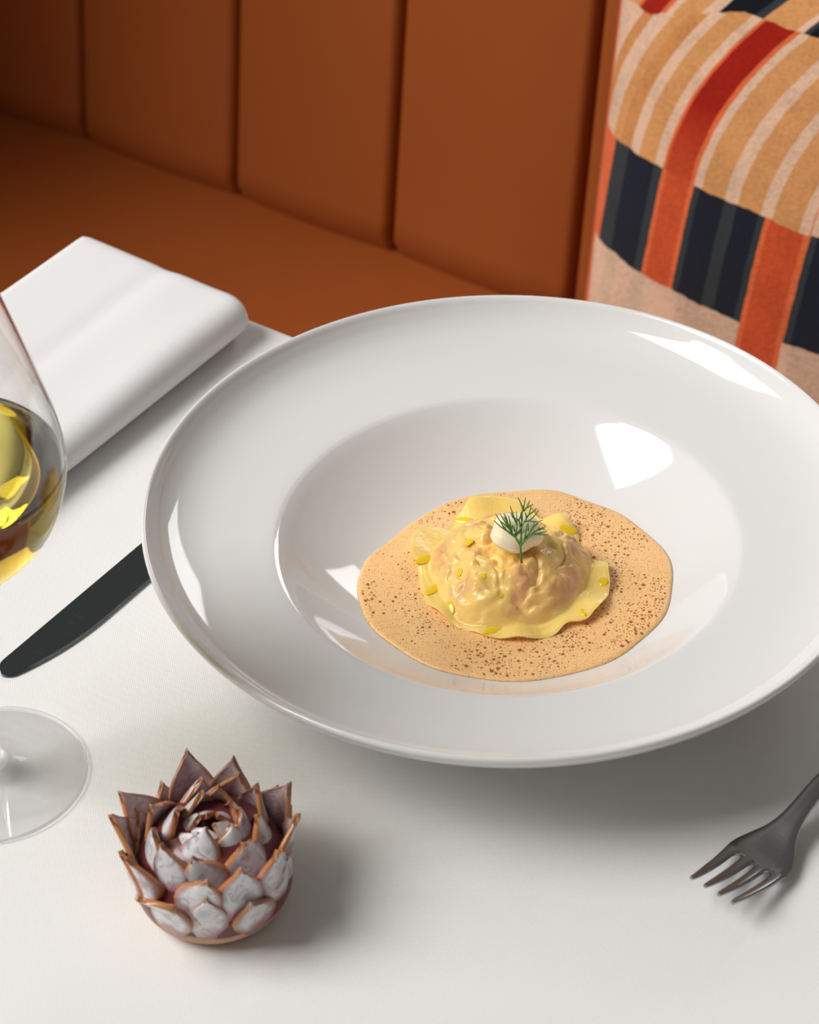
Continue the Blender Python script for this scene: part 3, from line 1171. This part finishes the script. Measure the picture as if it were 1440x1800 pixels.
# ------------------------------------------------------------------ ceramic artichoke
def mat_glaze(name, inside):
    mt, nt, b = new_mat(name)
    uv = nd(nt, 'ShaderNodeUVMap')
    sep = nd(nt, 'ShaderNodeSeparateXYZ')
    nt.links.new(uv.outputs[0], sep.inputs[0])
    co = coord(nt)
    oi = nd(nt, 'ShaderNodeObjectInfo')
    off = nd(nt, 'ShaderNodeVectorMath', operation='ADD')
    nt.links.new(co, off.inputs[0])
    cmb = nd(nt, 'ShaderNodeCombineXYZ')
    nt.links.new(mth(nt, 'MULTIPLY', oi.outputs['Random'], 9.0), cmb.inputs[0])
    nt.links.new(cmb.outputs[0], off.inputs[1])
    nz = tex_noise(nt, off.outputs[0], 120, 4)
    nz2 = tex_noise(nt, off.outputs[0], 55, 3)
    # u: 0 centre .. 1 edge, v along the petal, w (z of uv absent) -> side in attribute
    edge = mth(nt, 'ADD', sep.outputs[0], mth(nt, 'MULTIPLY', mth(nt, 'SUBTRACT', nz, 0.5), 0.35))
    nz3 = tex_noise(nt, off.outputs[0], 170, 3, 0.6, 1.2)
    wht = mixc(nt, mth(nt, 'MULTIPLY', mth(nt, 'SUBTRACT', nz3, 0.50, True), 4.0, True), srgb(226, 226, 228), srgb(136, 144, 150))
    mar = mixc(nt, nz, srgb(144, 58, 54), srgb(180, 112, 112))
    at = nd(nt, 'ShaderNodeAttribute'); at.attribute_name = 'inner'
    low = mth(nt, 'MULTIPLY', mth(nt, 'SUBTRACT', 0.24, mth(nt, 'ADD', sep.outputs[1], mth(nt, 'MULTIPLY', mth(nt, 'SUBTRACT', nz2, 0.5), 0.8)), True), 5.0, True)
    ins = mth(nt, 'MULTIPLY', at.outputs['Fac'], mth(nt, 'ADD', mth(nt, 'MULTIPLY', nz2, 0.9), 0.15), True)
    patch = mth(nt, 'MULTIPLY', mth(nt, 'SUBTRACT', nz2, 0.58, True), 9.0, True)
    k = mth(nt, 'MAXIMUM', mth(nt, 'MAXIMUM', low, ins), patch)
    c = mixc(nt, mth(nt, 'MULTIPLY', k, 0.85), wht, mar)
    halo = mth(nt, 'MULTIPLY', mth(nt, 'SUBTRACT', edge, 0.60, True), 4.0, True)
    c = mixc(nt, mth(nt, 'MULTIPLY', halo, 0.7), c, mixc(nt, nz2, srgb(134, 62, 62), srgb(170, 120, 122)))
    rimf = mth(nt, 'MULTIPLY', mth(nt, 'SUBTRACT', edge, 0.90, True), 14.0, True)
    c = mixc(nt, rimf, c, mixc(nt, nz2, srgb(200, 140, 86), srgb(164, 98, 60)))
    nt.links.new(c, b.inputs['Base Color'])
    b.inputs['Roughness'].default_value = 0.22
    b.inputs['Coat Weight'].default_value = 0.3
    bump(nt, nz, 0.25, 0.0010, b)
    return mt


M_GLAZE = mat_glaze('white_and_maroon_glaze', False)


def mat_clay():
    mt, nt, b = new_mat('bare_clay_and_maroon_glaze')
    co = coord(nt)
    sep = nd(nt, 'ShaderNodeSeparateXYZ')
    nt.links.new(co, sep.inputs[0])
    nz = tex_noise(nt, co, 60, 3)
    k = mth(nt, 'MULTIPLY', mth(nt, 'SUBTRACT', mth(nt, 'ADD', sep.outputs[2], mth(nt, 'MULTIPLY', nz, 0.006)), 0.0120, True), 900, True)
    clay = mixc(nt, tex_noise(nt, co, 300, 2), srgb(206, 164, 136), srgb(190, 146, 118))
    c = mixc(nt, k, clay, mixc(nt, nz, srgb(84, 26, 26), srgb(124, 62, 62)))
    nt.links.new(c, b.inputs['Base Color'])
    r = mth(nt, 'SUBTRACT', 0.75, mth(nt, 'MULTIPLY', k, 0.5))
    nt.links.new(r, b.inputs['Roughness'])
    return mt


AR = (-.1150, -.1640)
ar = empty('ceramic_artichoke', (AR[0], AR[1], 0), 0)
tag(ar, 'ceramic artichoke ornament with white and maroon glazed petals', 'ornament')
v, f = lathe(smooth_profile([(.0205, .0004), (.0248, .0022), (.0285, .0080), (.0294, .0150), (.0280, .0220), (.0245, .0290), (.0190, .0350), (.0120, .0385), (.0065, .0385), (.0045, .0360)], 5) + [(.003, .030), (0, .029)], 64)
v2, f2 = lathe([(0, .0004), (.0205, .0004)], 64)
v, f = join([(v, f), (v2, f2)])
mesh_obj('body', v, f, mat_clay(), ar)


def make_petal(width, length, cup, flare, thick=.0021, point=.75, skew=0.0):
    """leaf standing in local x (across) / z (along), outward = +y ; cupped towards -y"""
    NU, NV = 8, 12
    verts, faces, uvs, inner_ = [], [], [], []
    def half(v):
        if v < .42: return width * (.50 + .50 * sin(pi / 2 * v / .42))
        t = (v - .42) / .58
        return width * ((1 - t ** (1 + point)) * .93 + .07)
    for side in (0, 1):
        for j in range(NV + 1):
            v = j / NV
            h = half(v)
            for i in range(NU + 1):
                u = -1 + 2 * i / NU
                x = h * u + skew * v * v * width
                y = -cup * (u * u) * h * (0.5 + .5 * min(1, v * 2)) + flare * v * v * length
                z = v * length - .10 * length * u * u * v
                y += -thick if side else 0
                verts.append((x, y, z))
                eu = abs(u)
                ev = max(0, (v - .80) / .20)
                uvs.append((max(eu, ev * .98), v))
                inner_.append(1.0 if side else 0.0)
    n0 = (NU + 1) * (NV + 1)
    W = NU + 1
    for j in range(NV):
        for i in range(NU):
            a = j * W + i
            faces.append((a, a + 1, a + W + 1, a + W))
            faces.append((n0 + a, n0 + a + W, n0 + a + W + 1, n0 + a + 1))
    rim_ = list(range(W)) + [j * W + NU for j in range(1, NV + 1)] + [NV * W + i for i in range(NU - 1, -1, -1)] + [j * W for j in range(NV - 1, 0, -1)]
    for a, b in zip(rim_, rim_[1:] + rim_[:1]):
        faces.append((a, b, n0 + b, n0 + a))
    o = mesh_obj('petal', verts, faces, M_GLAZE, ar, uvs=uvs)
    at = o.data.attributes.new('inner', 'FLOAT', 'POINT')
    for i, q in enumerate(inner_): at.data[i].value = q
    return o


prng = random.Random(21)


def place_petal(az, r, z, tilt, width, length, cup, flare, twist=0.0, skew=0.0, point=.75):
    o = make_petal(width, length, cup, flare, skew=skew, point=point)
    a = radians(az)
    out = Vector((cos(a), sin(a), 0))
    # local y -> outward, local z -> up, tilted outward by tilt degrees
    rot = Matrix.Rotation(a - pi / 2, 4, 'Z') @ Matrix.Rotation(-radians(tilt), 4, 'X') @ Matrix.Rotation(radians(twist), 4, 'Y')
    o.matrix_local = Matrix.Translation(out * r + Vector((0, 0, z))) @ rot
    return o


# rows from the foot of the artichoke upward: azimuth start, count, radius, height, tilt, width, length, cup, flare
for az0, cnt, r, z, tilt, w, L, cup, fl_ in (
        (-88, 10, .0288, .0098, 7, .0098, .0255, .24, .03),
        (-106, 10, .0298, .0190, 0, .0094, .0260, .36, .06),
        (-84, 9, .0250, .0255, -14, .0092, .0225, .46, .02),
        (-100, 8, .0188, .0310, -30, .0082, .0190, .42, .0),
        (-75, 6, .0120, .0355, -52, .0056, .0120, .30, 0)):
    for k in range(cnt):
        az = az0 + 360 * k / cnt + prng.uniform(-6, 6)
        side = 1.0 if az0 == -106 and not (-150 < az < -30) else 0.0     # the petals at the back and sides open outward
        place_petal(az, r + prng.uniform(-.0006, .0010), z + prng.uniform(-.0014, .0014), tilt + prng.uniform(-7, 7) + 7 * side,
                    w * prng.uniform(.88, 1.12), L * prng.uniform(.88, 1.06), cup * prng.uniform(.6, 1.4), fl_ + prng.uniform(-.03, .06) + .07 * side,
                    prng.uniform(-14, 14), prng.uniform(-.4, .4), prng.uniform(.35, .9))
place_petal(-118, .0325, .0235, 30, .0098, .0130, .10, .05, 25, .2, 1.2)
